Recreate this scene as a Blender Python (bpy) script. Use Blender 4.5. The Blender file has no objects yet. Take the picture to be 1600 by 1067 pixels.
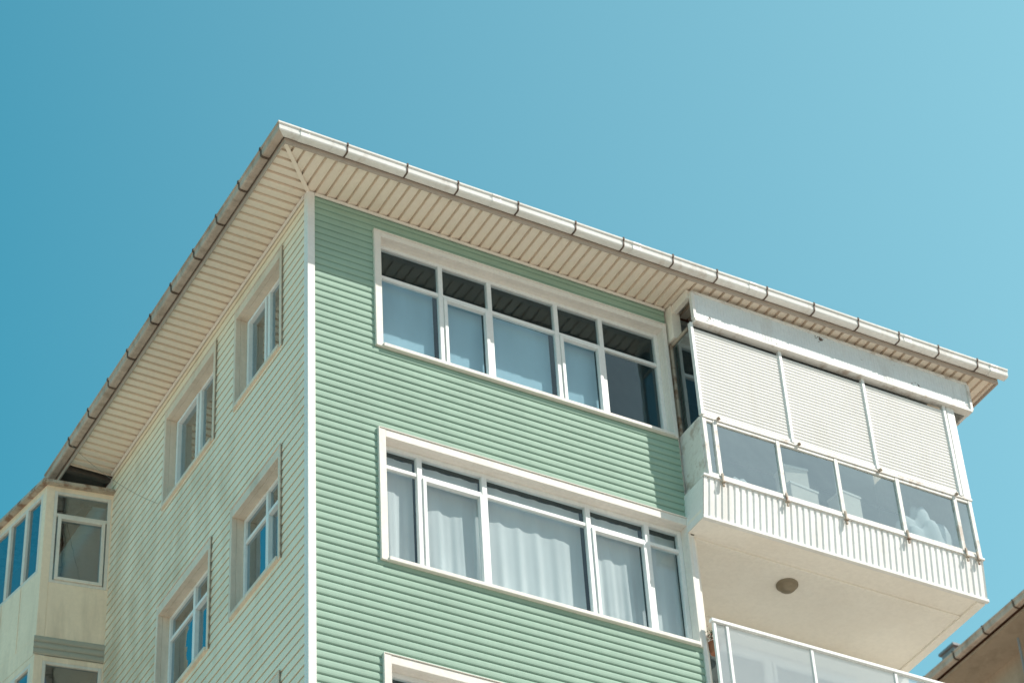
import bpy, bmesh, math, random
from mathutils import Vector, Matrix
random.seed(7)
ZO = 22.0
H = 2.8
scene = bpy.context.scene
COL = scene.collection

# ------------------------------------------------------------------ materials
def new_mat(name):
    m = bpy.data.materials.new(name); m.use_nodes = True
    nt = m.node_tree
    return m, nt, nt.nodes, nt.links, nt.nodes['Principled BSDF']

def noise(n, l, src, scale, detail=4, rough=.55, vec=(1,1,1)):
    mp = n.new('ShaderNodeMapping'); mp.inputs['Scale'].default_value = vec
    l.new(src, mp.inputs['Vector'])
    t = n.new('ShaderNodeTexNoise'); t.inputs['Scale'].default_value = scale
    t.inputs['Detail'].default_value = detail; t.inputs['Roughness'].default_value = rough
    l.new(mp.outputs[0], t.inputs['Vector'])
    return t.outputs['Fac']

def ramp(n, l, src, a, b):
    r = n.new('ShaderNodeMapRange'); r.inputs['From Min'].default_value = a
    r.inputs['From Max'].default_value = b; r.clamp = True
    l.new(src, r.inputs['Value']); return r.outputs['Result']

def mixc(n, l, fac, a, b):
    m = n.new('ShaderNodeMix'); m.data_type = 'RGBA'
    if isinstance(fac, (int, float)): m.inputs['Factor'].default_value = fac
    else: l.new(fac, m.inputs['Factor'])
    for i, c in ((6, a), (7, b)):
        if isinstance(c, tuple): m.inputs[i].default_value = (*c, 1)
        else: l.new(c, m.inputs[i])
    return m.outputs[2]

def mat(name, base, rough=.55, var=.08, scale=1.5, dirt=None, dirt_amt=.5, lo=.5, hi=.75, dvec=(1,1,.15),
        dscale=3, bump=0., bscale=60, metal=0., spots=None, spot_lo=.68, spot_hi=.72, spot_scale=9, spec=.3, fine=.9, stain=None):
    m, nt, n, l, p = new_mat(name)
    g = n.new('ShaderNodeNewGeometry').outputs['Position']
    f = noise(n, l, g, scale)
    c = mixc(n, l, ramp(n, l, f, .3, .7), tuple(max(0, x*(1-var)) for x in base), tuple(min(1, x*(1+var)) for x in base))
    f3 = noise(n, l, g, 22, 3)
    if fine < 1: c = mixc(n, l, ramp(n, l, f3, .35, .9), c, tuple(x*fine for x in base))
    if dirt:
        f2 = noise(n, l, g, dscale, 6, .65, dvec)
        r = ramp(n, l, f2, lo, hi)
        mu = n.new('ShaderNodeMath'); mu.operation = 'MULTIPLY'; mu.inputs[1].default_value = dirt_amt
        l.new(r, mu.inputs[0])
        c = mixc(n, l, mu.outputs[0], c, dirt)
    if spots:
        f4 = noise(n, l, g, spot_scale, 5, .7)
        c = mixc(n, l, ramp(n, l, f4, spot_lo, spot_hi), c, spots)
    if stain:
        # weathering that builds up around a place: (centre, radius, colour, amount, stretch)
        ctr, rad, col, amt, vec = stain
        ds = n.new('ShaderNodeVectorMath'); ds.operation = 'DISTANCE'; l.new(g, ds.inputs[0]); ds.inputs[1].default_value = ctr
        near = ramp(n, l, ds.outputs['Value'], rad, rad*.1)
        sm = n.new('ShaderNodeMath'); sm.operation = 'MULTIPLY_ADD'; l.new(near, sm.inputs[0]); sm.inputs[1].default_value = .35
        l.new(noise(n, l, g, 2.2, 4, .6, vec), sm.inputs[2])
        r = ramp(n, l, sm.outputs[0], .55, .95)
        mu = n.new('ShaderNodeMath'); mu.operation = 'MULTIPLY'; mu.inputs[1].default_value = amt; l.new(r, mu.inputs[0])
        c = mixc(n, l, mu.outputs[0], c, col)
    l.new(c, p.inputs['Base Color'])
    rr = n.new('ShaderNodeMapRange'); rr.inputs['To Min'].default_value = rough-.1; rr.inputs['To Max'].default_value = min(1, rough+.15)
    l.new(f3, rr.inputs['Value']); l.new(rr.outputs[0], p.inputs['Roughness'])
    p.inputs['Metallic'].default_value = metal
    p.inputs['Specular IOR Level'].default_value = spec
    if bump:
        b = n.new('ShaderNodeBump'); b.inputs['Strength'].default_value = bump; b.inputs['Distance'].default_value = .01
        l.new(noise(n, l, g, bscale, 3), b.inputs['Height']); l.new(b.outputs[0], p.inputs['Normal'])
    return m

def glass_mat(name, tint, base=.06, mul=1., rough=.01, milky=0, refl=(.97, .97, .97)):
    m = bpy.data.materials.new(name); m.use_nodes = True
    nt = m.node_tree; n = nt.nodes; l = nt.links; n.clear()
    o = n.new('ShaderNodeOutputMaterial')
    tr = n.new('ShaderNodeBsdfTransparent'); tr.inputs[0].default_value = (*tint, 1)
    gl = n.new('ShaderNodeBsdfGlossy'); gl.inputs['Roughness'].default_value = rough
    gl.inputs['Color'].default_value = (*refl, 1)
    gg = n.new('ShaderNodeNewGeometry'); g = gg.outputs['Position']
    b = n.new('ShaderNodeBump'); b.inputs['Strength'].default_value = .25; b.inputs['Distance'].default_value = .01
    l.new(noise(n, l, g, 2.5, 2), b.inputs['Height']); l.new(b.outputs[0], gl.inputs['Normal'])
    def M(op, a, b_=None):
        q = n.new('ShaderNodeMath'); q.operation = op; q.use_clamp = (op == 'MULTIPLY_ADD')
        if isinstance(a, (int, float)): q.inputs[0].default_value = a
        else: l.new(a, q.inputs[0])
        if b_ is not None: q.inputs[1].default_value = b_
        return q
    d = n.new('ShaderNodeVectorMath'); d.operation = 'DOT_PRODUCT'
    l.new(gg.outputs['Normal'], d.inputs[0]); l.new(gg.outputs['Incoming'], d.inputs[1])
    ab = M('ABSOLUTE', d.outputs['Value'])
    om = n.new('ShaderNodeMath'); om.operation = 'SUBTRACT'; om.inputs[0].default_value = 1; l.new(ab.outputs[0], om.inputs[1])
    pw = M('POWER', om.outputs[0], 5)
    ma = M('MULTIPLY_ADD', pw.outputs[0], mul); ma.inputs[2].default_value = base
    src = tr.outputs[0]
    if milky:
        df = n.new('ShaderNodeBsdfDiffuse'); df.inputs[0].default_value = (.76, .82, .84, 1)
        tl = n.new('ShaderNodeBsdfTranslucent'); tl.inputs[0].default_value = (.76, .82, .84, 1)
        m1 = n.new('ShaderNodeMixShader'); m1.inputs[0].default_value = .4; l.new(df.outputs[0], m1.inputs[1]); l.new(tl.outputs[0], m1.inputs[2])
        m2 = n.new('ShaderNodeMixShader'); m2.inputs[0].default_value = milky
        l.new(tr.outputs[0], m2.inputs[1]); l.new(m1.outputs[0], m2.inputs[2]); src = m2.outputs[0]
    mx = n.new('ShaderNodeMixShader'); l.new(ma.outputs[0], mx.inputs[0])
    l.new(src, mx.inputs[1]); l.new(gl.outputs[0], mx.inputs[2]); l.new(mx.outputs[0], o.inputs[0])
    return m

def cloth_mat(name, col, trans=.35):
    m = bpy.data.materials.new(name); m.use_nodes = True
    nt = m.node_tree; n = nt.nodes; l = nt.links; n.clear()
    o = n.new('ShaderNodeOutputMaterial')
    g = n.new('ShaderNodeNewGeometry').outputs['Position']
    c = mixc(n, l, ramp(n, l, noise(n, l, g, 3, 3, .5, (1, 1, .3)), .3, .7), col, tuple(x*.86 for x in col))
    d = n.new('ShaderNodeBsdfDiffuse'); t = n.new('ShaderNodeBsdfTranslucent')
    l.new(c, d.inputs[0]); l.new(c, t.inputs[0])
    mx = n.new('ShaderNodeMixShader'); mx.inputs[0].default_value = trans
    l.new(d.outputs[0], mx.inputs[1]); l.new(t.outputs[0], mx.inputs[2]); l.new(mx.outputs[0], o.inputs[0])
    return m

GREEN = mat('green_siding', (.325, .46, .37), .6, .06, 1.2, dirt=(.24, .34, .28), dirt_amt=.3, lo=.5, hi=.8, dvec=(1, 1, .25), fine=1, spec=.15)
GREENJ = mat('green_siding_joint_shade', (.23, .34, .275), .7, .06, 1.2, fine=1, spec=.1)  # darker green paints in the shadow line under each board
CREAM = mat('cream_siding', (.95, .83, .67), .6, .02, .6, fine=1, stain=((-.02, 5.0, 17.9), 4.2, (.44, .33, .21), .6, (1, 1, .4)))
CREAMJ = mat('siding_joint_shade', (.74, .63, .48), .7, .06, 1.5, fine=1)  # lap faces coloured darker to stand in for shade between the boards
WHITE = mat('white_trim', (.84, .82, .79), .5, .05, 2, dirt=(.5, .42, .33), dirt_amt=.3, lo=.55, hi=.8)
UPVC = mat('white_window_frame', (.86, .86, .85), .4, .04, 2, dirt=(.5, .46, .4), dirt_amt=.2, lo=.55, hi=.8)
DULL = mat('dull_window_frame', (.78, .71, .63), .5, .06, 2, dirt=(.4, .33, .26), dirt_amt=.4, lo=.5, hi=.75)
DULLW = mat('weathered_white_frame', (.82, .79, .75), .5, .05, 2, dirt=(.36, .24, .16), dirt_amt=.6, lo=.52, hi=.68, dvec=(1, 1, 1), dscale=6)
CASE = mat('cream_casing', (.86, .81, .75), .55, .04, 2, dirt=(.5, .40, .3), dirt_amt=.25, lo=.55, hi=.8)
CASEL = mat('pale_cream_casing', (.82, .69, .57), .55, .06, 2, dirt=(.42, .32, .23), dirt_amt=.5, lo=.5, hi=.75)
SOFF = mat('cream_soffit', (.92, .805, .68), .6, .03, 1.4, dirt=(.6, .47, .35), dirt_amt=.3, lo=.53, hi=.82, dvec=(1, 1, 1), fine=.96)
SOFFJ = mat('soffit_joint_shade', (.80, .67, .55), .7, .06, 1.4)  # groove shade painted as a darker tone on the groove faces
EDGE = mat('eave_edge_board', (.48, .40, .34), .6, .06, 2)
GUTT = mat('gutter_metal', (.86, .84, .81), .7, .06, 1.2, dirt=(.45, .35, .27), dirt_amt=.45, lo=.56, hi=.74, dvec=(1.5, .5, 1), dscale=4, spec=.08)
GUTL = mat('weathered_gutter_metal', (.54, .44, .37), .7, .14, 3, dirt=(.24, .17, .12), dirt_amt=.6, lo=.48, hi=.7, dvec=(.5, 1.2, 1), dscale=5, spec=.08)
RUST = mat('rusty_strap', (.12, .08, .06), .7, .3, 8)
RUSTB = mat('weathered_metal', (.48, .40, .32), .55, .25, 6, dirt=(.2, .09, .05), dirt_amt=.8, lo=.48, hi=.62, dvec=(1, 1, 1), dscale=9)
SHUT = mat('shutter_slats', (.84, .82, .795), .6, .03, 2, dirt=(.5, .42, .34), dirt_amt=.2, lo=.55, hi=.8, fine=1, spec=.1)
FASC = mat('ribbed_metal_fascia', (.78, .81, .82), .55, .05, 2, dirt=(.42, .35, .29), dirt_amt=.5, lo=.54, hi=.75, spots=(.12, .07, .05), spot_lo=.66, spot_hi=.68, spot_scale=5)
PARA = mat('ribbed_parapet_metal', (.88, .87, .85), .5, .05, 2, dirt=(.45, .36, .26), dirt_amt=.35, lo=.55, hi=.8)
PLAS = mat('painted_plaster', (.94, .89, .81), .8, .03, 1.0, dirt=(.76, .67, .57), dirt_amt=.4, lo=.46, hi=.8, dvec=(1, 1, 1), dscale=.9, bump=.03)
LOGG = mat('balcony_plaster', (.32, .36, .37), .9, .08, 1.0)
DARKM = mat('dark_timber', (.13, .11, .095), .8, .2, 4)
CHAN = mat('dark_channel', (.34, .28, .22), .7, .2, 4)
TILE = mat('roof_tiles', (.38, .17, .10), .8, .2, 4, bump=.4)
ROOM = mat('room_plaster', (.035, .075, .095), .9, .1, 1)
CARD = mat('cardboard', (.74, .66, .58), .9, .08, 3)
CARDL = mat('cardboard_lid', (.84, .79, .74), .9, .08, 3)
BEIGE = mat('beige_panel', (.97, .76, .57), .5, .05, 1, dirt=(.42, .31, .22), dirt_amt=.5, lo=.5, hi=.78)
BAND = mat('dark_weathered_ledge', (.42, .39, .32), .5, .08, 1)
BROWNW = mat('brown_render', (.42, .33, .25), .9, .12, 1.4, dirt=(.2, .15, .11), dirt_amt=.6, bump=.4)
GREYM = mat('grey_metal', (.25, .26, .27), .5, .1, 3)
BRASS = mat('dull_brass', (.30, .25, .18), .35, .1, 5, metal=.4)
GLASS = glass_mat('window_glass', (.88, .94, .96), .09, 1., refl=(.75, .93, 1))
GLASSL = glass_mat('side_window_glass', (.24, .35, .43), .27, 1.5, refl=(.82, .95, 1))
GLASSB = glass_mat('balcony_glass', (.82, .90, .92), .34, 1.3, .02, refl=(.85, .97, 1))
FROST = glass_mat('railing_glass', (.80, .88, .92), .20, 1.2, .06, milky=.5)
BLIND = cloth_mat('pale_blue_blind', (.44, .64, .74), .15)
CURT = cloth_mat('white_curtain', (.90, .91, .90), .25)
CURTB = cloth_mat('beige_curtain', (.50, .42, .34), .3)
GROUNDM = mat('paving', (.54, .46, .38), .9, .12, .3, bump=.3, bscale=8)
ROADM = mat('asphalt', (.05, .05, .052), .9, .15, 2, bump=.4)
LEAF = mat('leaf', (.07, .13, .04), .6, .3, 20)
PETAL = mat('petal', (.55, .06, .05), .6, .3, 20)

# ------------------------------------------------------------------ helpers
class Face:
    def __init__(s, O, U, N):
        s.O = Vector((*O, 0)); s.U = Vector((*U, 0)).normalized(); s.N = Vector((*N, 0)).normalized()
    def P(s, u, d, w): return s.O + s.U*u + s.N*d + Vector((0, 0, w))
W = Face((0, 0), (1, 0), (0, 1))
FRONT = W
LEFT = Face((0, 0), (0, 1), (1, 0))

def quad(bm, pts, mi=0):
    try:
        f = bm.faces.new([bm.verts.new(p) for p in pts]); f.material_index = mi; return f
    except ValueError: return None

def box(bm, F, u0, u1, d0, d1, w0, w1):
    if u1 < u0: u0, u1 = u1, u0
    if d1 < d0: d0, d1 = d1, d0
    if w1 < w0: w0, w1 = w1, w0
    v = [bm.verts.new(F.P(u, d, w)) for u in (u0, u1) for d in (d0, d1) for w in (w0, w1)]
    for f in ((0, 1, 3, 2), (4, 6, 7, 5), (0, 4, 5, 1), (2, 3, 7, 6), (0, 2, 6, 4), (1, 5, 7, 3)):
        bm.faces.new([v[i] for i in f])

def fin(name, bm, material, parent=None, bevel=0, smooth=False, recalc=True, mat2=None):
    if recalc: bmesh.ops.recalc_face_normals(bm, faces=bm.faces)
    bmesh.ops.translate(bm, verts=bm.verts, vec=(0, 0, ZO))
    me = bpy.data.meshes.new(name); bm.to_mesh(me); bm.free()
    me.materials.append(material)
    if mat2: me.materials.append(mat2)
    o = bpy.data.objects.new(name, me); COL.objects.link(o)
    if parent: o.parent = parent
    if smooth:
        for p in me.polygons: p.use_smooth = True
    if bevel:
        b = o.modifiers.new('bevel', 'BEVEL'); b.width = bevel; b.segments = 2; b.limit_method = 'ANGLE'
    return o

def thing(name, label, cat, loc=(0, 0, 0)):
    e = bpy.data.objects.new(name, None); COL.objects.link(e)
    e['label'] = label; e['category'] = cat
    e.empty_display_size = .3
    return e

def minus(a, b, cuts):
    segs = [(a, b)]
    for c0, c1 in cuts:
        ns = []
        for s0, s1 in segs:
            if c1 <= s0 or c0 >= s1: ns.append((s0, s1)); continue
            if c0 > s0: ns.append((s0, c0))
            if c1 < s1: ns.append((c1, s1))
        segs = ns
    return segs

PROF = ((0, .1), (.09, .55), (.2, .9), (.4, 1), (.7, .9), (.9, .55), (1, .1))
PROFL = ((0, .1), (.09, .1), (.095, 1), (.35, .97), (1, .65))
def siding(name, F, u0, u1, w0, w1, ops, pitch, material, parent, out=.02, pf=PROF, mat2=None):
    bm = bmesh.new()
    def dep(t):
        for (a, x), (b_, y) in zip(pf[:-1], pf[1:]):
            if t <= b_+1e-9: return -out*(x+(y-x)*(t-a)/(b_-a))
        return -out*pf[-1][1]
    b = w1 - pitch*math.ceil((w1-w0)/pitch)
    while b < w1-1e-6:
        j = random.uniform(-.0012, .0012)
        ts = {a for a, _ in pf}
        for (a0, a1, c0, c1) in ops:
            for c in (c0, c1):
                if b < c < b+pitch: ts.add((c-b)/pitch)
        ts = sorted(ts)
        for t0, t1 in zip(ts[:-1], ts[1:]):
            wa, wb = b+t0*pitch, b+t1*pitch
            if wb <= w0: continue
            mid = (wa+wb)/2
            cuts = [(a0, a1) for (a0, a1, c0, c1) in ops if c0 < mid < c1]
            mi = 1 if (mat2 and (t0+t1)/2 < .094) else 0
            for s0, s1 in minus(u0, u1, cuts):
                quad(bm, [F.P(s0, dep(t0)+j, wa), F.P(s1, dep(t0)+j, wa), F.P(s1, dep(t1)+j, wb), F.P(s0, dep(t1)+j, wb)], mi)
        cuts = [(a0, a1) for (a0, a1, c0, c1) in ops if c0 < b < c1]
        for s0, s1 in minus(u0, u1, cuts):
            top = -out*pf[-1][1]+.001
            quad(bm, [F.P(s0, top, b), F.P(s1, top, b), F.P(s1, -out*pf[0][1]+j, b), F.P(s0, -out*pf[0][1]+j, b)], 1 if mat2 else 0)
        b += pitch
    return fin(name, bm, material, parent, recalc=False, mat2=mat2)

def curtain(F, u0, u1, w0, w1, d, amp, wl, material, parent, bunch=0.):
    bm = bmesh.new(); n = max(8, int((u1-u0)/.012)); m = 14
    ph = random.random()*9; rows = []
    for j in range(m+1):
        tw = j/m; row = []
        for i in range(n+1):
            u = u0+(u1-u0)*i/n
            a = amp*(.3+.7*(1-tw)**2*bunch+.3*(1-bunch))
            v = math.sin(2*math.pi*u/wl+ph+1.3*math.sin(u*5+ph)+.6*tw*math.sin(u*9))+.25*math.sin(2*math.pi*u/(wl*.43)+ph*2+tw)
            row.append(bm.verts.new(F.P(u, d+a*v, w0+(w1-w0)*tw)))
        rows.append(row)
    for j in range(m):
        for i in range(n): bm.faces.new((rows[j][i], rows[j][i+1], rows[j+1][i+1], rows[j+1][i]))
    return fin('curtain', bm, material, parent, smooth=True)

def window(F, u0, u1, w0, w1, rec, mulls, transom, cases, parent, label=None, cj=.09, ch=.1, cs=.045, cr=.05,
           glass=GLASS, curtains=(), proud=.04, fw=.05, comb=False, casing_mat=CASE, name='window', casing=True, mw=.06, cd=.13, frame_mat=None):
    bm = bmesh.new(); d0, d1 = rec, rec+.06
    box(bm, F, u0, u0+fw, d0, d1, w0, w1); box(bm, F, u1-fw, u1, d0, d1, w0, w1)
    box(bm, F, u0+fw, u1-fw, d0+.002, d1-.002, w1-fw, w1); box(bm, F, u0+fw, u1-fw, d0+.002, d1-.002, w0, w0+fw)
    for mm in mulls: box(bm, F, mm-mw/2, mm+mw/2, d0-.004, d1-.004, w0+fw, w1-fw)
    if transom is not None:
        xs = [u0+fw]+[z for mm in mulls for z in (mm-mw/2, mm+mw/2)]+[u1-fw]
        for a, b in zip(xs[::2], xs[1::2]): box(bm, F, a, b, d0+.004, d1-.006, transom-.022, transom+.022)
    top = (transom-.022) if transom is not None else w1-fw
    for a, b in cases:
        e = .040; lo = w0+fw+.002; hi = top-.002
        box(bm, F, a, a+e, d0-.02, d1-.015, lo, hi); box(bm, F, b-e, b, d0-.02, d1-.015, lo, hi)
        box(bm, F, a+e, b-e, d0-.018, d1-.017, hi-e, hi); box(bm, F, a+e, b-e, d0-.018, d1-.017, lo, lo+e)
    win = fin(name, bm, frame_mat or UPVC, parent, bevel=.004)
    if label: win['label'] = label
    bm = bmesh.new()
    quad(bm, [F.P(u0+.01, rec+.03, w0+.01), F.P(u1-.01, rec+.03, w0+.01), F.P(u1-.01, rec+.03, w1-.01), F.P(u0+.01, rec+.03, w1-.01)])
    fin('glass_pane', bm, glass, win)
    if casing:
        bm = bmesh.new(); t = .014
        box(bm, F, u0-cj, u0-.001, -proud, .02, w0-cs, w1+ch); box(bm, F, u1+.001, u1+cr, -proud, .02, w0-cs, w1+ch)
        box(bm, F, u0-.001, u1+.001, -proud+.003, .02, w1+.001, w1+ch-.003)
        box(bm, F, u0-.001, u1+.001, -proud-.02, .02, w0-cs, w0-.001)
        box(bm, F, u0-t, u0-.0005, .021, rec+.07, w0-t, w1+t); box(bm, F, u1+.0005, u1+t, .021, rec+.07, w0-t, w1+t)
        box(bm, F, u0, u1, .021, rec+.07, w1+.0005, w1+t); box(bm, F, u0, u1, .021, rec+.07, w0-t, w0-.0005)
        box(bm, F, u0-cj-.012, u0-cj-.0005, -proud-.008, .0, w0-cs, w1+ch+.012)
        box(bm, F, u0-cj, u1+cr, -proud-.008, .0, w1+ch+.0005, w1+ch+.012)
        fin('casing', bm, casing_mat, win, bevel=.004)
    for c in curtains: curtain(F, *c[:2], *c[2:4], rec+cd, c[4], c[5], c[6], win, c[7])
    if comb:
        bm = bmesh.new(); w = w0-cs
        uu = u0-cj-.025
        while w < w1+ch:
            v = [F.P(uu+.002, -.038, w), F.P(uu+.014, -.038, w+.02), F.P(uu+.014, -.038, w+.062), F.P(uu+.002, -.038, w+.08)]
            quad(bm, v); w += .115
        box(bm, F, uu+.012, uu+.024, -.036, .0, w0-cs, w1+ch)
        fin('edge_channel', bm, CHAN, win)
    return win

# ------------------------------------------------------------------ main building
B = thing('apartment_building', 'tall apartment block with green and cream siding and overhanging eave', 'building')
X1 = 4.56; XR = 8.32; YB = 1.24; L = 5.57; DEP = 11.0; BOT = -ZO

front_ops = [(.835, 4.52, -1.90, -.32)]+[(.835, 4.54, -4.70-H*k, -3.14-H*k) for k in range(0, 6)]
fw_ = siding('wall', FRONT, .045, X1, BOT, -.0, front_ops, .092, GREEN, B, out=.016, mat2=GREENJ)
fw_['label'] = 'green horizontal lap siding wall'
LW = [(.68, 1.84), (2.46, 3.84)]
left_ops = [(a-.02, b+.02, -1.69-H*k, -.38-H*k) for k in range(7) for a, b in LW]
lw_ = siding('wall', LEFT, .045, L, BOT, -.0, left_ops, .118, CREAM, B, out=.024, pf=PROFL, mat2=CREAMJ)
lw_['label'] = 'cream weathered lap siding side wall'
bm = bmesh.new()
box(bm, W, XR, XR+.10, YB+.15, DEP, BOT, 0); box(bm, W, 0, XR, DEP-.2, DEP-.001, BOT, -.001); box(bm, W, .001, .12, L+.0, DEP-.21, BOT, -.001)
o = fin('wall', bm, PLAS, B); o['label'] = 'plain plastered rear and flank wall'
bm = bmesh.new()
box(bm, W, X1+.12, XR+.03, YB, YB+.14, BOT, -.01); box(bm, W, X1-.02, X1+.11, .03, YB+.14, BOT, -.01)
o = fin('wall', bm, PLAS, B); o['label'] = 'plaster wall of the recessed balconies'
bm = bmesh.new()
box(bm, W, -.04, .05, -.04, -.004, BOT, -.0); box(bm, W, -.04, -.004, -.0035, .05, BOT, -.0)
fin('corner_trim', bm, WHITE, B, bevel=.006)
bm = bmesh.new(); box(bm, W, X1-.002, X1+.045, -.035, .028, BOT, -3.26); fin('corner_trim', bm, WHITE, B, bevel=.005)
bm = bmesh.new()
box(bm, W, .05, X1, -.045, -.0245, -.04, -.003); box(bm, LEFT, .05, L, -.050, -.027, -.04, -.003)
fin('eave_trim', bm, CASE, B, bevel=.004)
bm = bmesh.new()
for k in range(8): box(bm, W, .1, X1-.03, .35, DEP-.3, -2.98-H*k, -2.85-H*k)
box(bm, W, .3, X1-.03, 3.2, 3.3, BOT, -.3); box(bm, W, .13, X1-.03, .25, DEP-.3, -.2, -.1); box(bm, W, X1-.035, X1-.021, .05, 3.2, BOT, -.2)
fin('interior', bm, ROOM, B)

# windows -------------------------------------------------------------
window(FRONT, .855, 4.50, -1.88, -.33, .085, [1.65, 2.27, 3.13, 3.72], -.80, [(1.68, 2.24), (3.16, 3.69)], B, ch=.07, cj=.075, mw=.055,
       label='wide ribbon window with pale blue blinds',
       curtains=[(.9, 1.61, -1.95, -.74, .003, .5, BLIND, 0), (1.69, 2.23, -1.95, -.76, .003, .5, BLIND, 0), (2.30, 3.09, -1.95, -.75, .003, .5, BLIND, 0), (3.17, 3.69, -1.95, -.76, .004, .4, BLIND, 0)])
for k in range(0, 5):
    z = -H*k
    cs = [(a, b, -4.75+z, -3.20+z, am, wl, CURT, 1) for a, b, am, wl in ((.9, 1.28, .021, .17), (1.33, 2.06, .021, .21), (2.1, 3.3, .018, .26), (3.38, 4.04, .021, .19), (4.12, 4.5, .010, .2))]
    window(FRONT, .855, 4.52, -4.68+z, -3.15+z, .085, [1.30, 2.07, 3.33, 4.07], -3.43+z, [(1.33, 2.04), (3.36, 4.04)], B, cj=.075,
           label='wide ribbon window with gathered white curtains', curtains=cs, cr=.04)
for k in range(0, 7):
    z = -H*k
    for i, (a, b) in enumerate(LW):
        cur = []
        if k == 0 and i == 1: cur = [(a+.05, a+.5, -1.7, -.4, .015, .12, CURTB, .5)]
        elif (k+i) % 2: cur = [(b-.3, b-.05, -1.7+z, -.4+z, .015, .12, CURT, .5)]
        window(LEFT, a, b, -1.67+z, -.40+z, .10, [(a+b)/2-.02], (-.72+z) if k else None, [(a+.06, (a+b)/2-.055)] if k else [((a+b)/2+.02, b-.055)], B,
               cj=.05, ch=.12, cs=.05, cr=.05, glass=GLASSL, curtains=cur, comb=True, proud=.040, mw=.055, fw=.045, casing_mat=CASEL)
BACK = Face((0, YB), (1, 0), (0, 1))
for k in range(4):
    z = -H*k
    window(BACK, 5.1, 7.5, -5.85+z, -3.62+z, -.075, [6.3], None, [(5.16, 6.26), (6.34, 7.44)], B, label='white framed glazed balcony door',
           casing=True, proud=.05, glass=GLASSL, cj=.06, ch=.06)

# roof -----------------------------------------------------------------
bm = bmesh.new()
o_, ol, XE, YE = .60, .57, 8.95, 6.12
e0 = [(-ol-.1, -o_-.1), (XE+.05, -o_-.1), (XE+.05, DEP+.4), (-ol-.1, DEP+.4)]
pts = [Vector((x, y, .14)) for x, y in e0]
r0 = Vector((4.0, 4.4, 1.25)); r1 = Vector((4.4, 7, 1.25))
vs = [bm.verts.new(p) for p in pts+[r0, r1]]
for f in ((0, 1, 4), (1, 2, 5, 4), (2, 3, 5), (3, 0, 4, 5)): bm.faces.new([vs[i] for i in f])
vb = [bm.verts.new(p-Vector((0, 0, .05))) for p in pts]
bm.faces.new(vb)
for i in range(4): bm.faces.new((vs[i], vs[(i+1) % 4], vb[(i+1) % 4], vb[i]))
ROOF = fin('roof', bm, TILE, B)

def soffit(F, s0, s1, inner, outer, pitch, gw=.032, gd=.036):
    bm = bmesh.new(); s = s0; tilt = .014
    def q(a, b, za, zb, mi=0):
        if b-a < 1e-6: return
        if a < 0 < b:
            zm = za+(zb-za)*(0-a)/(b-a); q(a, 0, za, zm, mi); q(0, b, zm, zb, mi); return
        quad(bm, [F.P(a, -outer, za), F.P(b, -outer, zb), F.P(b, inner(b), zb), F.P(a, inner(a), za)], mi)
    while s < s1-1e-6:
        e = min(s+pitch, s1)
        m1, m2 = min(e, s+pitch-gw), min(e, s+pitch-gw*.25)
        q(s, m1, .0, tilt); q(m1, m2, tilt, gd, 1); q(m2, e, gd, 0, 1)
        s = e
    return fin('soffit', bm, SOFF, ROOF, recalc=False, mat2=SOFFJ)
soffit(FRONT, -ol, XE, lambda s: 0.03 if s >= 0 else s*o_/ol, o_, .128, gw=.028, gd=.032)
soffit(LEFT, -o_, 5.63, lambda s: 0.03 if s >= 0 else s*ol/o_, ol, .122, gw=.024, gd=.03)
bm = bmesh.new()
box(bm, W, XR+.1, XE, .031, DEP, .002, .03); fin('soffit', bm, SOFF, ROOF)
bm = bmesh.new()
a = Vector((-ol+.005, -o_+.005, 0)); b = Vector((-.02, -.02, 0)); dn = (b-a).normalized(); nn = Vector((-dn.y, dn.x, 0))*.022
v = [a+nn, b+nn, b-nn, a-nn]
lo = [bm.verts.new(p+Vector((0, 0, -.014))) for p in v]; hi = [bm.verts.new(p+Vector((0, 0, -.001))) for p in v]
bm.faces.new(lo); bm.faces.new(hi)
for i in range(4): bm.faces.new((lo[i], lo[(i+1) % 4], hi[(i+1) % 4], hi[i]))
fin('hip_strip', bm, SOFF, ROOF)
bm = bmesh.new()
box(bm, W, -ol-.018, XE+.02, -o_-.02, -o_-.001, -.02, .12); box(bm, W, -ol-.02, -ol-.001, -o_-.0005, YE, -.02, .12)
box(bm, W, XE+.001, XE+.02, -o_, DEP, -.02, .12)
fin('fascia_board', bm, EDGE, ROOF, bevel=.003)
bm = bmesh.new(); box(bm, W, -ol+.0, .0, 5.66, YE+1.0, .05, .09)
for i in range(4): box(bm, W, -ol+.002, .0, 5.7+i*.3, 5.76+i*.3, -.02, .0495)
fin('rafter_end', bm, DARKM, ROOF)

prof = [(.030, .135), (.030, .055), (.036, .042), (.05, .036), (.112, .036), (.126, .042), (.132, .054), (.134, .122), (.148, .127), (.148, .148), (.126, .148), (.124, .062), (.112, .052), (.09, .048), (.065, .048), (.05, .054), (.04, .07), (.04, .135)]
def sweep(bm, path, prof):
    rings = [[bm.verts.new(p) for p in f(prof)] for f in path]
    for r, q_ in zip(rings[:-1], rings[1:]):
        for i in range(len(r)):
            j = (i+1) % len(r); bm.faces.new((r[i], r[j], q_[j], q_[i]))
    bm.faces.new(rings[0]); bm.faces.new(rings[-1])
XG = 9.05; YG = 6.12
def fr(s, sag): return lambda p: [Vector((s, -o_-a, z-sag)) for a, z in p]
corner = lambda p: [Vector((-ol-a, -o_-a, z)) for a, z in p]
bm = bmesh.new()
sweep(bm, [fr(XG, .0), fr(7.6, .006), fr(6.1, 0), fr(4.6, .008), fr(2.9, .001), fr(1.2, .006), corner], prof)
fin('gutter', bm, GUTT, ROOF)
bm = bmesh.new()
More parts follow.
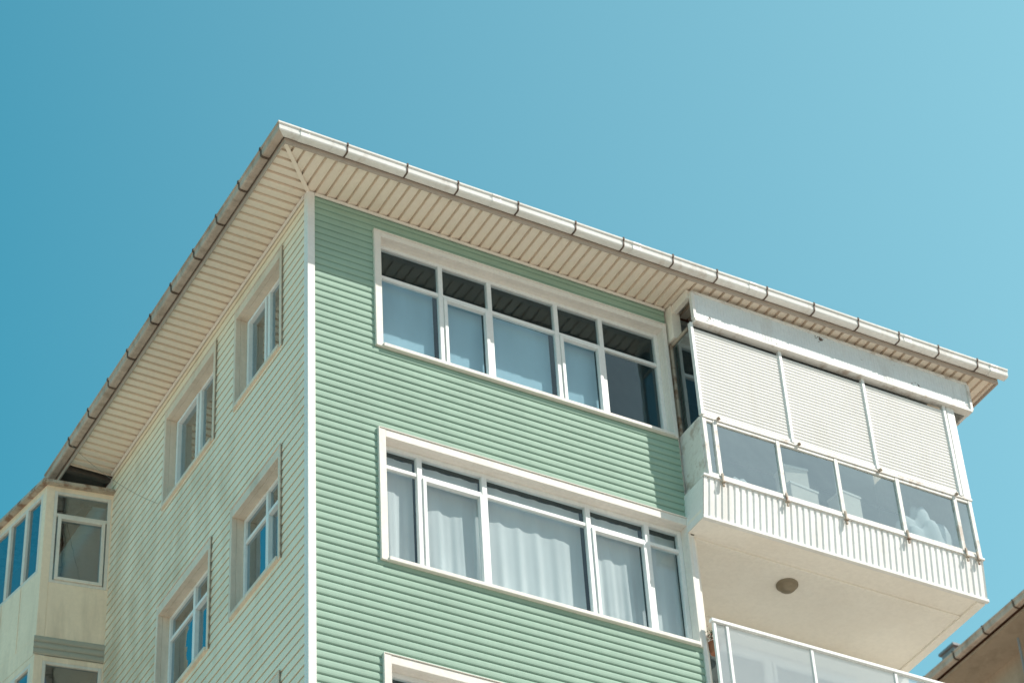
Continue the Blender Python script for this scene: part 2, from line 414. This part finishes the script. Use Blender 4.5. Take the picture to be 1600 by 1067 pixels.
sweep(bm, [corner]+[(lambda p, y=y, sg=sg: [Vector((-ol-a, y, z-sg)) for a, z in p]) for y, sg in ((1.1, .006), (2.6, 0), (4.2, .008), (YG, 0))], prof)
g_ = fin('gutter', bm, GUTL, ROOF); g_['label'] = 'browner weathered side gutter'
def strap(F, s, outer, wd=.018):
    bm = bmesh.new(); r = []
    pp = [(.02, .145), (.026, .06), (.034, .036), (.05, .026), (.112, .026), (.132, .036), (.139, .052), (.141, .115), (.154, .122), (.154, .156), (.12, .156)]
    A = [bm.verts.new(F.P(s, -outer-a, z)) for a, z in pp]; Bv = [bm.verts.new(F.P(s+wd, -outer-a, z)) for a, z in pp]
    for i in range(len(pp)-1): bm.faces.new((A[i], A[i+1], Bv[i+1], Bv[i]))
    ob = fin('gutter_bracket', bm, RUST, ROOF)
    sm = ob.modifiers.new('s', 'SOLIDIFY'); sm.thickness = .005
for px in (.12, .85, 1.48, 2.24, 2.98, 3.61, 4.27, 4.87, 5.56, 6.22, 6.85, 7.44, 8.02, 8.6): strap(FRONT, px-.02, o_)
for i in range(10): strap(LEFT, -.3+.62*i+random.uniform(-.05, .05), ol, .028)
for s in (3.72, -.45, 7.5, 8.78, 1.9, 5.3):
    bm = bmesh.new(); pp = [(a*1.02+.001, z-.009) for a, z in prof[:10]]
    A = [bm.verts.new(FRONT.P(s, -o_-a-.002, z)) for a, z in pp]; Bv = [bm.verts.new(FRONT.P(s+.11, -o_-a-.002, z)) for a, z in pp]
    for i in range(len(pp)-1): bm.faces.new((A[i], A[i+1], Bv[i+1], Bv[i]))
    ob = fin('gutter_sleeve', bm, WHITE, ROOF); sm = ob.modifiers.new('s', 'SOLIDIFY'); sm.thickness = .004
bm = bmesh.new(); rr_ = .003; prev = None
A_, B_ = Vector((-.70, 5.3, .06)), Vector((-.05, 3.98, -1.55))
for i in range(25):
    t = i/24; p = A_.lerp(B_, t)+Vector((0, 0, -.10*4*t*(1-t)))
    ring = [bm.verts.new(p+Vector((rr_*math.cos(k*math.pi/3), 0, rr_*math.sin(k*math.pi/3)))) for k in range(6)]
    if prev:
        for k in range(6): bm.faces.new((prev[k], prev[(k+1) % 6], ring[(k+1) % 6], ring[k]))
    prev = ring
fin('cable', bm, CHAN, B)

# enclosed balcony ------------------------------------------------------
XL, XQ = 4.62, 8.33
SZ = -3.25
bm = bmesh.new()
topL, topR, botL, botR = (4.55, -.40, -2.72), (XQ, -.40, -2.72), (4.52, -.35, SZ), (8.33, -.35, SZ)
n = 46
def lerp(a, b, t): return Vector(a).lerp(Vector(b), t)
row = []
for i in range(n+1):
    for dt, off in ((0, 0), (.55, 0), (.70, .014), (.85, .014)):
        t = (i+dt)/(n+.0)
        if t > 1: break
        row.append((lerp(topL, topR, t)+Vector((0, off-.02, 0)), lerp(botL, botR, t)+Vector((0, off-.02, 0))))
for (a, b), (c, d) in zip(row[:-1], row[1:]): quad(bm, [a, c, d, b])
BAL = fin('enclosed_balcony', bm, PARA, B, recalc=False)
BAL['label'] = 'enclosed balcony with ribbed parapet and roller shutters'
bm = bmesh.new()
quad(bm, [Vector((4.55, -.41, -2.72)), Vector(botL)+Vector((0, -.01, 0)), Vector((4.52, .0, SZ)), Vector((4.55, .0, -2.72))])
fin('parapet_side', bm, PARA, BAL)
bm = bmesh.new()
quad(bm, [Vector((XQ, -.41, -2.72)), Vector(botR), Vector((8.33, YB, SZ)), Vector((XQ, YB, -2.72))])
fin('parapet_side', bm, PARA, BAL)
bm = bmesh.new()
box(bm, W, 4.54, XQ+.02, -.438, -.37, -2.718, -2.69)
fin('parapet_rail', bm, PARA, BAL, bevel=.004)
bm = bmesh.new(); box(bm, W, 4.51, 8.34, -.385, -.335, SZ-.02, SZ+.02)
fin('parapet_edging', bm, WHITE, BAL, bevel=.004)
for k in range(0, 6):
    bm = bmesh.new(); z = -H*k
    box(bm, W, 4.525 if k == 0 else X1+.05, 8.32, -.334 if k == 0 else -.135, -.041, SZ+z, SZ+.13+z)
    box(bm, W, X1+.05, 8.32, -.04, YB-.001, SZ+.0006+z, SZ+.1295+z)
    if k == 0: box(bm, W, 8.21, 8.318, -.33, YB-.002, SZ-.03, SZ-.0005); box(bm, W, 4.6, 8.209, -.0, .07, SZ-.018, SZ-.0005)
    o = fin('balcony_slab', bm, PLAS, B, bevel=.004)
sb = [(XL+.0, 5.83), (5.83, 7.0), (7.0, 8.18)]
for i, (a, b) in enumerate(sb):
    bm = bmesh.new(); w = -1.80; p = .046; a += .02; b -= .02
    while w < -.56:
        e = min(w+p, -.55); y0 = -.42
        pr = [(y0+.005, w), (y0-.003, w+.009), (y0-.007, w+p*.45), (y0-.003, w+p*.85), (y0+.005, e)]
        for (ya, wa), (yb, wb) in zip(pr[:-1], pr[1:]):
            quad(bm, [Vector((a, ya, wa)), Vector((b, ya, wa)), Vector((b, yb, wb)), Vector((a, yb, wb))])
        w += p
    s = fin('roller_shutter', bm, SHUT, BAL, recalc=False)
    bm = bmesh.new(); box(bm, W, a+.005, b-.005, -.436, -.405, -1.835, -1.80); fin('bottom_bar', bm, UPVC, s, bevel=.004)
for x in (XL, 5.83, 7.0, 8.18):
    bm = bmesh.new(); box(bm, W, x-.02, x+.02, -.448, -.395, -1.85, -.5); fin('shutter_guide', bm, UPVC, BAL, bevel=.005)
bm = bmesh.new(); box(bm, W, 8.22, XQ, -.44, -.41, -1.85, -.5); fin('end_strip', bm, UPVC, BAL, bevel=.005)
bm = bmesh.new(); x = 4.67; pr = []
while x < 8.56:
    pr += [(x, -.48), (x+.03, -.48), (x+.033, -.4775), (x+.037, -.4775)]; x += .04
for (xa, ya), (xb, yb) in zip(pr[:-1], pr[1:]): quad(bm, [Vector((xa, ya, -.47)), Vector((xb, yb, -.47)), Vector((xb, yb, -.06)), Vector((xa, ya, -.06))])
fa = fin('fascia_band', bm, FASC, BAL, recalc=False)
bm = bmesh.new()
box(bm, W, 4.64, 8.58, -.50, -.39, -.50, -.47); box(bm, W, 4.64, 8.58, -.495, -.44, -.075, -.045)
box(bm, W, 8.56, 8.60, -.497, -.1, -.468, -.077); box(bm, W, 4.63, 4.668, -.497, -.44, -.468, -.077)
fin('fascia_edging', bm, DULLW, fa, bevel=.004)
bm = bmesh.new()
box(bm, W, 4.58, 4.70, -.13, .02, -.5, -.01); box(bm, W, 4.60, 4.66, -.44, -.131, -.13, -.01)
fin('pillar', bm, PLAS, BAL, bevel=.004)
bm = bmesh.new()
box(bm, W, 4.595, 4.63, -.02, .02, -1.85, -.51)
box(bm, W, 4.603, 4.637, -.379, -.021, -.56, -.52)
fin('side_frame', bm, RUSTB, BAL, bevel=.004)
bm = bmesh.new(); box(bm, W, 4.598, 4.64, -.40, .02, -2.688, -1.86)
fin('side_panel', bm, DULLW, BAL, bevel=.004)
bm = bmesh.new(); quad(bm, [Vector((4.62, -.38, -1.85)), Vector((4.62, -.03, -1.85)), Vector((4.62, -.03, -.55)), Vector((4.62, -.38, -.55))])
fin('side_glass', bm, GLASSL, BAL)
posts = [4.64, 4.78, 5.62, 6.41, 7.26, 8.08, 8.30]
bm = bmesh.new()
for x in posts: box(bm, W, x-.026, x+.026, -.432, -.385, -2.69, -1.88)
box(bm, W, XL, XQ+.01, -.440, -.38, -1.878, -1.842)
for a, b in zip(posts[:-1], posts[1:]):
    box(bm, W, a+.027, b-.027, -.428, -.395, -1.92, -1.88); box(bm, W, a+.027, b-.027, -.428, -.395, -2.69, -2.64)
fin('glazing_frame', bm, DULLW, BAL, bevel=.004)
for a, b in zip(posts[:-1], posts[1:]):
    bm = bmesh.new(); tw_ = random.uniform(-.006, .006)
    quad(bm, [Vector((a+.02, -.41-tw_, -2.67)), Vector((b-.02, -.41+tw_, -2.67)), Vector((b-.02, -.41+tw_, -1.89)), Vector((a+.02, -.41-tw_, -1.89))])
    fin('glass_pane', bm, GLASSB, BAL)
for x in posts[1:-1]+[8.24]:
    bm = bmesh.new()
    box(bm, W, x-.012, x+.012, -.462, -.440, -2.82, -2.64); box(bm, W, x-.022, x+.022, -.476, -.4325, -2.77, -2.745)
    fin('clamp_bracket', bm, RUSTB, BAL, bevel=.004)
for x in (4.82, 5.9, 7.02, 8.1):
    bm = bmesh.new(); bmesh.ops.create_uvsphere(bm, u_segments=10, v_segments=6, radius=.022, matrix=Matrix.Translation((x, -.46, -1.86)))
    fin('hinge_knob', bm, RUSTB, BAL, smooth=True)
bm = bmesh.new(); box(bm, W, XQ-.02, XQ+.015, -.379, YB, -2.70, -.51); fin('end_panel', bm, PARA, BAL)
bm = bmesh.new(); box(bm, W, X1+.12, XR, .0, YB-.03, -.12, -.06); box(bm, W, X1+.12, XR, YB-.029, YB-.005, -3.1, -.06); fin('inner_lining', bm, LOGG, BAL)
bm = bmesh.new(); box(bm, W, XL+.03, XQ-.03, -.36, .12, -2.73, -2.70); fin('shelf', bm, WHITE, BAL)
bm = bmesh.new(); box(bm, W, 4.9, 8.2, .30, .32, -1.72, -1.70); fin('drying_rail', bm, GREYM, BAL)

# ceiling lamp: base ring and rounded dome
bm = bmesh.new()
c = Vector((6.05, .32, SZ-.001))
pf = [(.125, 0), (.125, -.022)]+[(.105*math.cos(t*math.pi/16), -.024-.075*math.sin(t*math.pi/16)) for t in range(0, 8)]
rings = [[bm.verts.new(c+Vector((r*math.cos(t*math.pi/16), r*math.sin(t*math.pi/16), z))) for t in range(32)] for r, z in pf]
for ra, rb in zip(rings[:-1], rings[1:]):
    for i in range(32): bm.faces.new((ra[i], ra[(i+1) % 32], rb[(i+1) % 32], rb[i]))
bm.faces.new(rings[-1])
LAMP = fin('ceiling_lamp', bm, BRASS, B, smooth=True)

for k in range(0, 4):
    z = -H*k; bm = bmesh.new()
    box(bm, W, X1+.06, 8.44, -.155, -.095, -4.44+z, -4.40+z); box(bm, W, X1+.06, 8.44, -.145, -.105, -5.80+z, -5.76+z)
    box(bm, W, 8.38, 8.44, -.094, YB, -4.44+z, -4.40+z)
    R_ = fin('railing', bm, UPVC, B, bevel=.005)
    for x in (4.66, 4.82, 5.9, 7.0, 8.1, 8.41):
        bm = bmesh.new()
        box(bm, W, x-.018, x+.018, -.142, -.108, -5.76+z, -4.441+z)
        fin('railing_post', bm, UPVC, R_, bevel=.004)
    bm = bmesh.new(); quad(bm, [Vector((4.66, -.125, -5.75+z)), Vector((8.42, -.125, -5.75+z)), Vector((8.42, -.125, -4.44+z)), Vector((4.66, -.125, -4.44+z))])
    fin('glass_panel', bm, FROST, R_)

def carton(x, y, z, sx, sy, sz, rot, label):
    F = Face((x, y), (math.cos(rot), math.sin(rot)), (-math.sin(rot), math.cos(rot)))
    t = thing('storage_box', label, 'box')
    t['group'] = 'boxes stored on the balcony'
    bm = bmesh.new(); box(bm, F, -sx/2, sx/2, -sy/2, sy/2, z, z+sz); fin('box_body', bm, CARD, t, bevel=.006)
    bm = bmesh.new(); box(bm, F, -sx/2-.01, sx/2+.01, -sy/2-.01, sy/2+.01, z+sz+.001, z+sz+.03); fin('lid', bm, CARDL, t, bevel=.004)
carton(5.98, -.18, -2.698, .40, .26, .34, .1, 'lidded cardboard box behind the balcony glass')
carton(5.94, -.18, -2.325, .30, .22, .24, -.1, 'smaller lidded cardboard box stacked behind balcony glass')
carton(6.66, -.16, -2.698, .28, .24, .48, .1, 'tall narrow lidded box behind the balcony glass')
def bundle(x, y, z, rx, rz, label):
    t = thing('cloth_bundle', label, 'cloth'); bm = bmesh.new()
    bmesh.ops.create_icosphere(bm, subdivisions=4, radius=1)
    for v in bm.verts:
        k = 1+.16*math.sin(v.co.x*7+v.co.z*3)+.12*math.sin(v.co.y*9+v.co.z*6+x)
        v.co = Vector((v.co.x*rx*k+x, v.co.y*.15*k+y, max(0, (v.co.z+.35))*rz*k+z))
    fin('folded_cloth', bm, CURT, t, smooth=True)
bundle(7.72, -.20, -2.698, .32, .42, 'crumpled white cloth bundle behind the balcony glass')
bundle(5.2, -.12, -2.698, .24, .2, 'low crumpled white cloth bundle behind the balcony glass')

FP = thing('flower_pot', 'small pot with red flowers at the balcony rail end', 'plant')
bm = bmesh.new(); bmesh.ops.create_cone(bm, cap_ends=True, segments=16, radius1=.05, radius2=.075, depth=.13, matrix=Matrix.Translation((4.74, .02, -4.66)))
fin('pot', bm, TILE, FP)
bm = bmesh.new()
for i in range(150):
    r = .12
    p = Vector((4.74, .0, -4.50))+Vector((random.gauss(0, r*.5), random.gauss(0, r*.5), random.gauss(0, r*.45)))
    a = Vector((random.uniform(-1, 1), random.uniform(-1, 1), random.uniform(-1, 1))).normalized()*.022; b = a.orthogonal().normalized()*.015
    quad(bm, [p-a, p+b, p+a, p-b], 1 if i % 5 == 0 else 0)
fin('foliage', bm, LEAF, FP, recalc=False, mat2=PETAL)

# ------------------------------------------------------------------ neighbouring bay (cream, glazed)
NB = thing('neighbouring_house', 'cream panelled house with glazed bay windows beside the block', 'building')
co = (-.82, 5.66)
BF = Face(co, (.985, -.17), (.17, .985)); BS = Face(co, (-.17, .985), (.985, .17))
WB = .835; HN = 2.46
for k in range(0, 8):
    z = -HN*k; t0 = -.36+z; b0 = -2.56+z
    bm = bmesh.new()
    box(bm, BF, .0, .10, -.0, .05, b0, t0); box(bm, BF, .10, WB, .002, .05, t0-.07, t0); box(bm, BF, .10, WB, .004, .05, b0, -1.78+z)
    box(bm, BF, WB-.04, WB, 0, .05, -1.779+z, t0-.071)
    o = fin('bay_panel', bm, BEIGE, NB, bevel=.004)
    bm = bmesh.new(); box(bm, BS, .0, 3.5, .0, .05, b0, -1.62+z); box(bm, BS, .0, 3.5, .0, .05, t0-.08, t0)
    box(bm, BS, .0, .08, 0, .05, -1.619+z, t0-.081)
    for q_ in (.45, .9, 1.35, 1.9, 2.9): box(bm, BS, q_, q_+.012, -.006, .0, b0, -1.63+z)
    fin('bay_panel', bm, BEIGE, NB, bevel=.004)
    window(BF, .10, WB-.04, -1.78+z, t0-.07, .0, [], -.78+z, [(.16, WB-.1)], NB, casing=False, glass=GLASSL, fw=.04, frame_mat=DULL)
    window(BS, .08, 3.45, -1.62+z, t0-.08, .0, [.45, .85, 1.25, 1.7, 2.3, 2.9], None, [], NB, casing=False, glass=GLASSL, fw=.05, frame_mat=DULL,
           curtains=[(.1, 1.5, -1.6+z, t0-.1, .02, .15, CURT, .5)] if k == 1 else [])
    siding('siding_band', BF, -.02, WB, b0-.255, b0-.001, [], .085, BAND, NB)
    bm = bmesh.new(); box(bm, BS, .0, 3.5, -.0, .06, b0-.255, b0-.002); box(bm, W, -.6, .0, 5.8, 9, b0-.2, b0-.05); fin('floor_slab', bm, BEIGE, NB)
bm = bmesh.new()
box(bm, BF, -.07, WB+.0, -.07, .3, -.359, -.315); box(bm, BS, -.06, 3.6, -.08, .6, -.362, -.31)
fin('bay_roof', bm, RUSTB, NB, bevel=.005)
bm = bmesh.new(); box(bm, W, -1.5, -.02, 9.3, 14, BOT, -.9); fin('wall', bm, PLAS, NB)

# ------------------------------------------------------------------ neighbour on the other side
N2 = thing('brown_house', 'brown rendered house with overhanging gutter and chimney', 'building')
bm = bmesh.new(); box(bm, W, 13.2, 21, 2.2, 16, BOT, .36); fin('wall', bm, BROWNW, N2)
bm = bmesh.new()
box(bm, W, 12.62, 13.2, 1.8, 16.4, .36, .40)
R2 = fin('roof', bm, BROWNW, N2)
bm = bmesh.new()
v = [bm.verts.new(p) for p in (Vector((12.56, 1.6, .47)), Vector((22, 1.6, .47)), Vector((22, 16.6, .47)), Vector((12.56, 16.6, .47)), Vector((17, 6, 1.9)), Vector((17, 12, 1.9)))]
for f in ((0, 1, 4), (1, 2, 5, 4), (2, 3, 5), (3, 0, 4, 5)): bm.faces.new([v[i] for i in f])
fin('tile_cover', bm, TILE, R2)
F2 = Face((12.62, 0), (0, 1), (1, 0))
bm = bmesh.new()
sweep(bm, [lambda p: [F2.P(1.7, -a, z+.37) for a, z in p], lambda p: [F2.P(16.4, -a, z+.37) for a, z in p]], prof)
fin('gutter', bm, GUTL, R2)
for i in range(16):
    bm = bmesh.new(); pp = [(.02, .50), (.03, .405), (.05, .395), (.112, .395), (.138, .415), (.142, .49), (.156, .52)]
    A = [bm.verts.new(F2.P(2.2+.7*i, -a, z)) for a, z in pp]; Bv = [bm.verts.new(F2.P(2.23+.7*i, -a, z)) for a, z in pp]
    for q_ in range(len(pp)-1): bm.faces.new((A[q_], A[q_+1], Bv[q_+1], Bv[q_]))
    ob = fin('gutter_bracket', bm, RUST, R2); sm = ob.modifiers.new('s', 'SOLIDIFY'); sm.thickness = .006
bm = bmesh.new()
bmesh.ops.create_cone(bm, cap_ends=True, segments=12, radius1=.02, radius2=.02, depth=20, matrix=Matrix.Translation((12.9, 4.1, -9.7)))
fin('downpipe', bm, GREYM, N2)
bm = bmesh.new(); box(bm, W, 12.95, 13.20, 5.5, 5.8, .47, 1.05)
CH = fin('chimney', bm, GREYM, N2, bevel=.01)
bm = bmesh.new(); box(bm, W, 12.92, 13.23, 5.47, 5.83, 1.051, 1.09); fin('chimney_cap', bm, GREYM, CH)
for k in range(6):
    window(Face((13.2, 0), (0, 1), (1, 0)), 3.2, 4.4, -2.2-H*k, -.9-H*k, -.02, [3.8], None, [], N2, casing=True, proud=.06, glass=GLASSL, cj=.06, ch=.06)

# ------------------------------------------------------------------ ground
def sheet(name, x0, x1, y0, y1, z, m):
    bm = bmesh.new(); quad(bm, [Vector((x0, y0, z-ZO)), Vector((x1, y0, z-ZO)), Vector((x1, y1, z-ZO)), Vector((x0, y1, z-ZO))])
    o = fin(name, bm, m); o['kind'] = 'structure'; return o
sheet('ground', -1500, 1500, -1500, 1500, 0, GROUNDM)
sheet('road', -200, 200, -16, -8, .004, ROADM)
bm = bmesh.new(); box(bm, W, -200, 200, -8, -7.8, -ZO, -ZO+.12); o = fin('kerb', bm, GROUNDM); o['kind'] = 'structure'

# ------------------------------------------------------------------ light
el, az = math.radians(48), math.radians(47)
sd = Vector((math.sin(az)*math.cos(el), -math.cos(az)*math.cos(el), math.sin(el)))
sun = bpy.data.lights.new('sun', 'SUN'); sun.energy = 5.0; sun.angle = math.radians(.5); sun.color = (1, .945, .86)
so = bpy.data.objects.new('sun', sun); COL.objects.link(so); so.rotation_euler = sd.to_track_quat('Z', 'Y').to_euler()
so.location = (0, 0, 60)
w = bpy.data.worlds.new('World'); scene.world = w; w.use_nodes = True
nt = w.node_tree; bg = nt.nodes['Background']; n = nt.nodes; l = nt.links
sk = n.new('ShaderNodeTexSky'); sk.sky_type = 'NISHITA'; sk.sun_disc = False
sk.sun_elevation = el; sk.sun_rotation = math.pi-az
sk.air_density = 1.0; sk.dust_density = 2.0; sk.ozone_density = 1.0
def tinted(c):
    t = n.new('ShaderNodeMix'); t.data_type = 'RGBA'; t.blend_type = 'MULTIPLY'; t.inputs['Factor'].default_value = 1
    t.inputs[7].default_value = (*c, 1); l.new(sk.outputs[0], t.inputs[6]); return t.outputs[2]
t1 = tinted((.22, 1.46, 1.28)); t2 = tinted((.36, .46, .50))
tc = n.new('ShaderNodeTexCoord'); dt = n.new('ShaderNodeVectorMath'); dt.operation = 'DOT_PRODUCT'
dt.inputs[1].default_value = (math.sin(az), -math.cos(az), 0); l.new(tc.outputs['Generated'], dt.inputs[0])
mr = n.new('ShaderNodeMapRange'); mr.inputs['From Min'].default_value = -.41; mr.inputs['From Max'].default_value = .10
mr.inputs['To Max'].default_value = 1; l.new(dt.outputs['Value'], mr.inputs['Value'])
sc = n.new('ShaderNodeVectorMath'); sc.operation = 'SCALE'; sc.inputs[0].default_value = (1.75, 1.6, 1.3); l.new(mr.outputs[0], sc.inputs['Scale'])
ad = n.new('ShaderNodeVectorMath'); ad.operation = 'ADD'; l.new(t1, ad.inputs[0]); l.new(sc.outputs[0], ad.inputs[1])
mr2 = n.new('ShaderNodeMapRange'); mr2.inputs['From Min'].default_value = 0.12; mr2.inputs['From Max'].default_value = .3
l.new(dt.outputs['Value'], mr2.inputs['Value'])
fm = n.new('ShaderNodeMix'); fm.data_type = 'RGBA'; l.new(mr2.outputs[0], fm.inputs['Factor']); l.new(ad.outputs[0], fm.inputs[6]); l.new(t2, fm.inputs[7])
l.new(fm.outputs[2], bg.inputs['Color'])
bg.inputs['Strength'].default_value = .14

# ------------------------------------------------------------------ camera
yaw, pitch, roll = .5457, .7045, -.0669
fwv = Vector((math.sin(yaw)*math.cos(pitch), math.cos(yaw)*math.cos(pitch), math.sin(pitch)))
rt = Vector((math.cos(yaw), -math.sin(yaw), 0)); up = rt.cross(fwv)
c_, s_ = math.cos(roll), math.sin(roll)
r2 = rt*c_+up*s_; u2 = -rt*s_+up*c_
cam = bpy.data.cameras.new('camera'); cam.lens = 36*4177.06/1600; cam.sensor_width = 36; cam.clip_end = 5000
cam.dof.use_dof = True; cam.dof.aperture_fstop = 1.6
cpos = Vector((-9.2203, -19.2654, -20.3926+ZO))
cam.dof.focus_distance = (Vector((2.2, 0, -3+ZO))-cpos).dot(fwv)
co_ = bpy.data.objects.new('camera', cam); COL.objects.link(co_)
M = Matrix((r2, u2, -fwv)).transposed().to_4x4(); M.translation = cpos
co_.matrix_world = M
scene.camera = co_
scene.view_settings.view_transform = 'Standard'; scene.view_settings.look = 'None'
scene.view_settings.exposure = 0
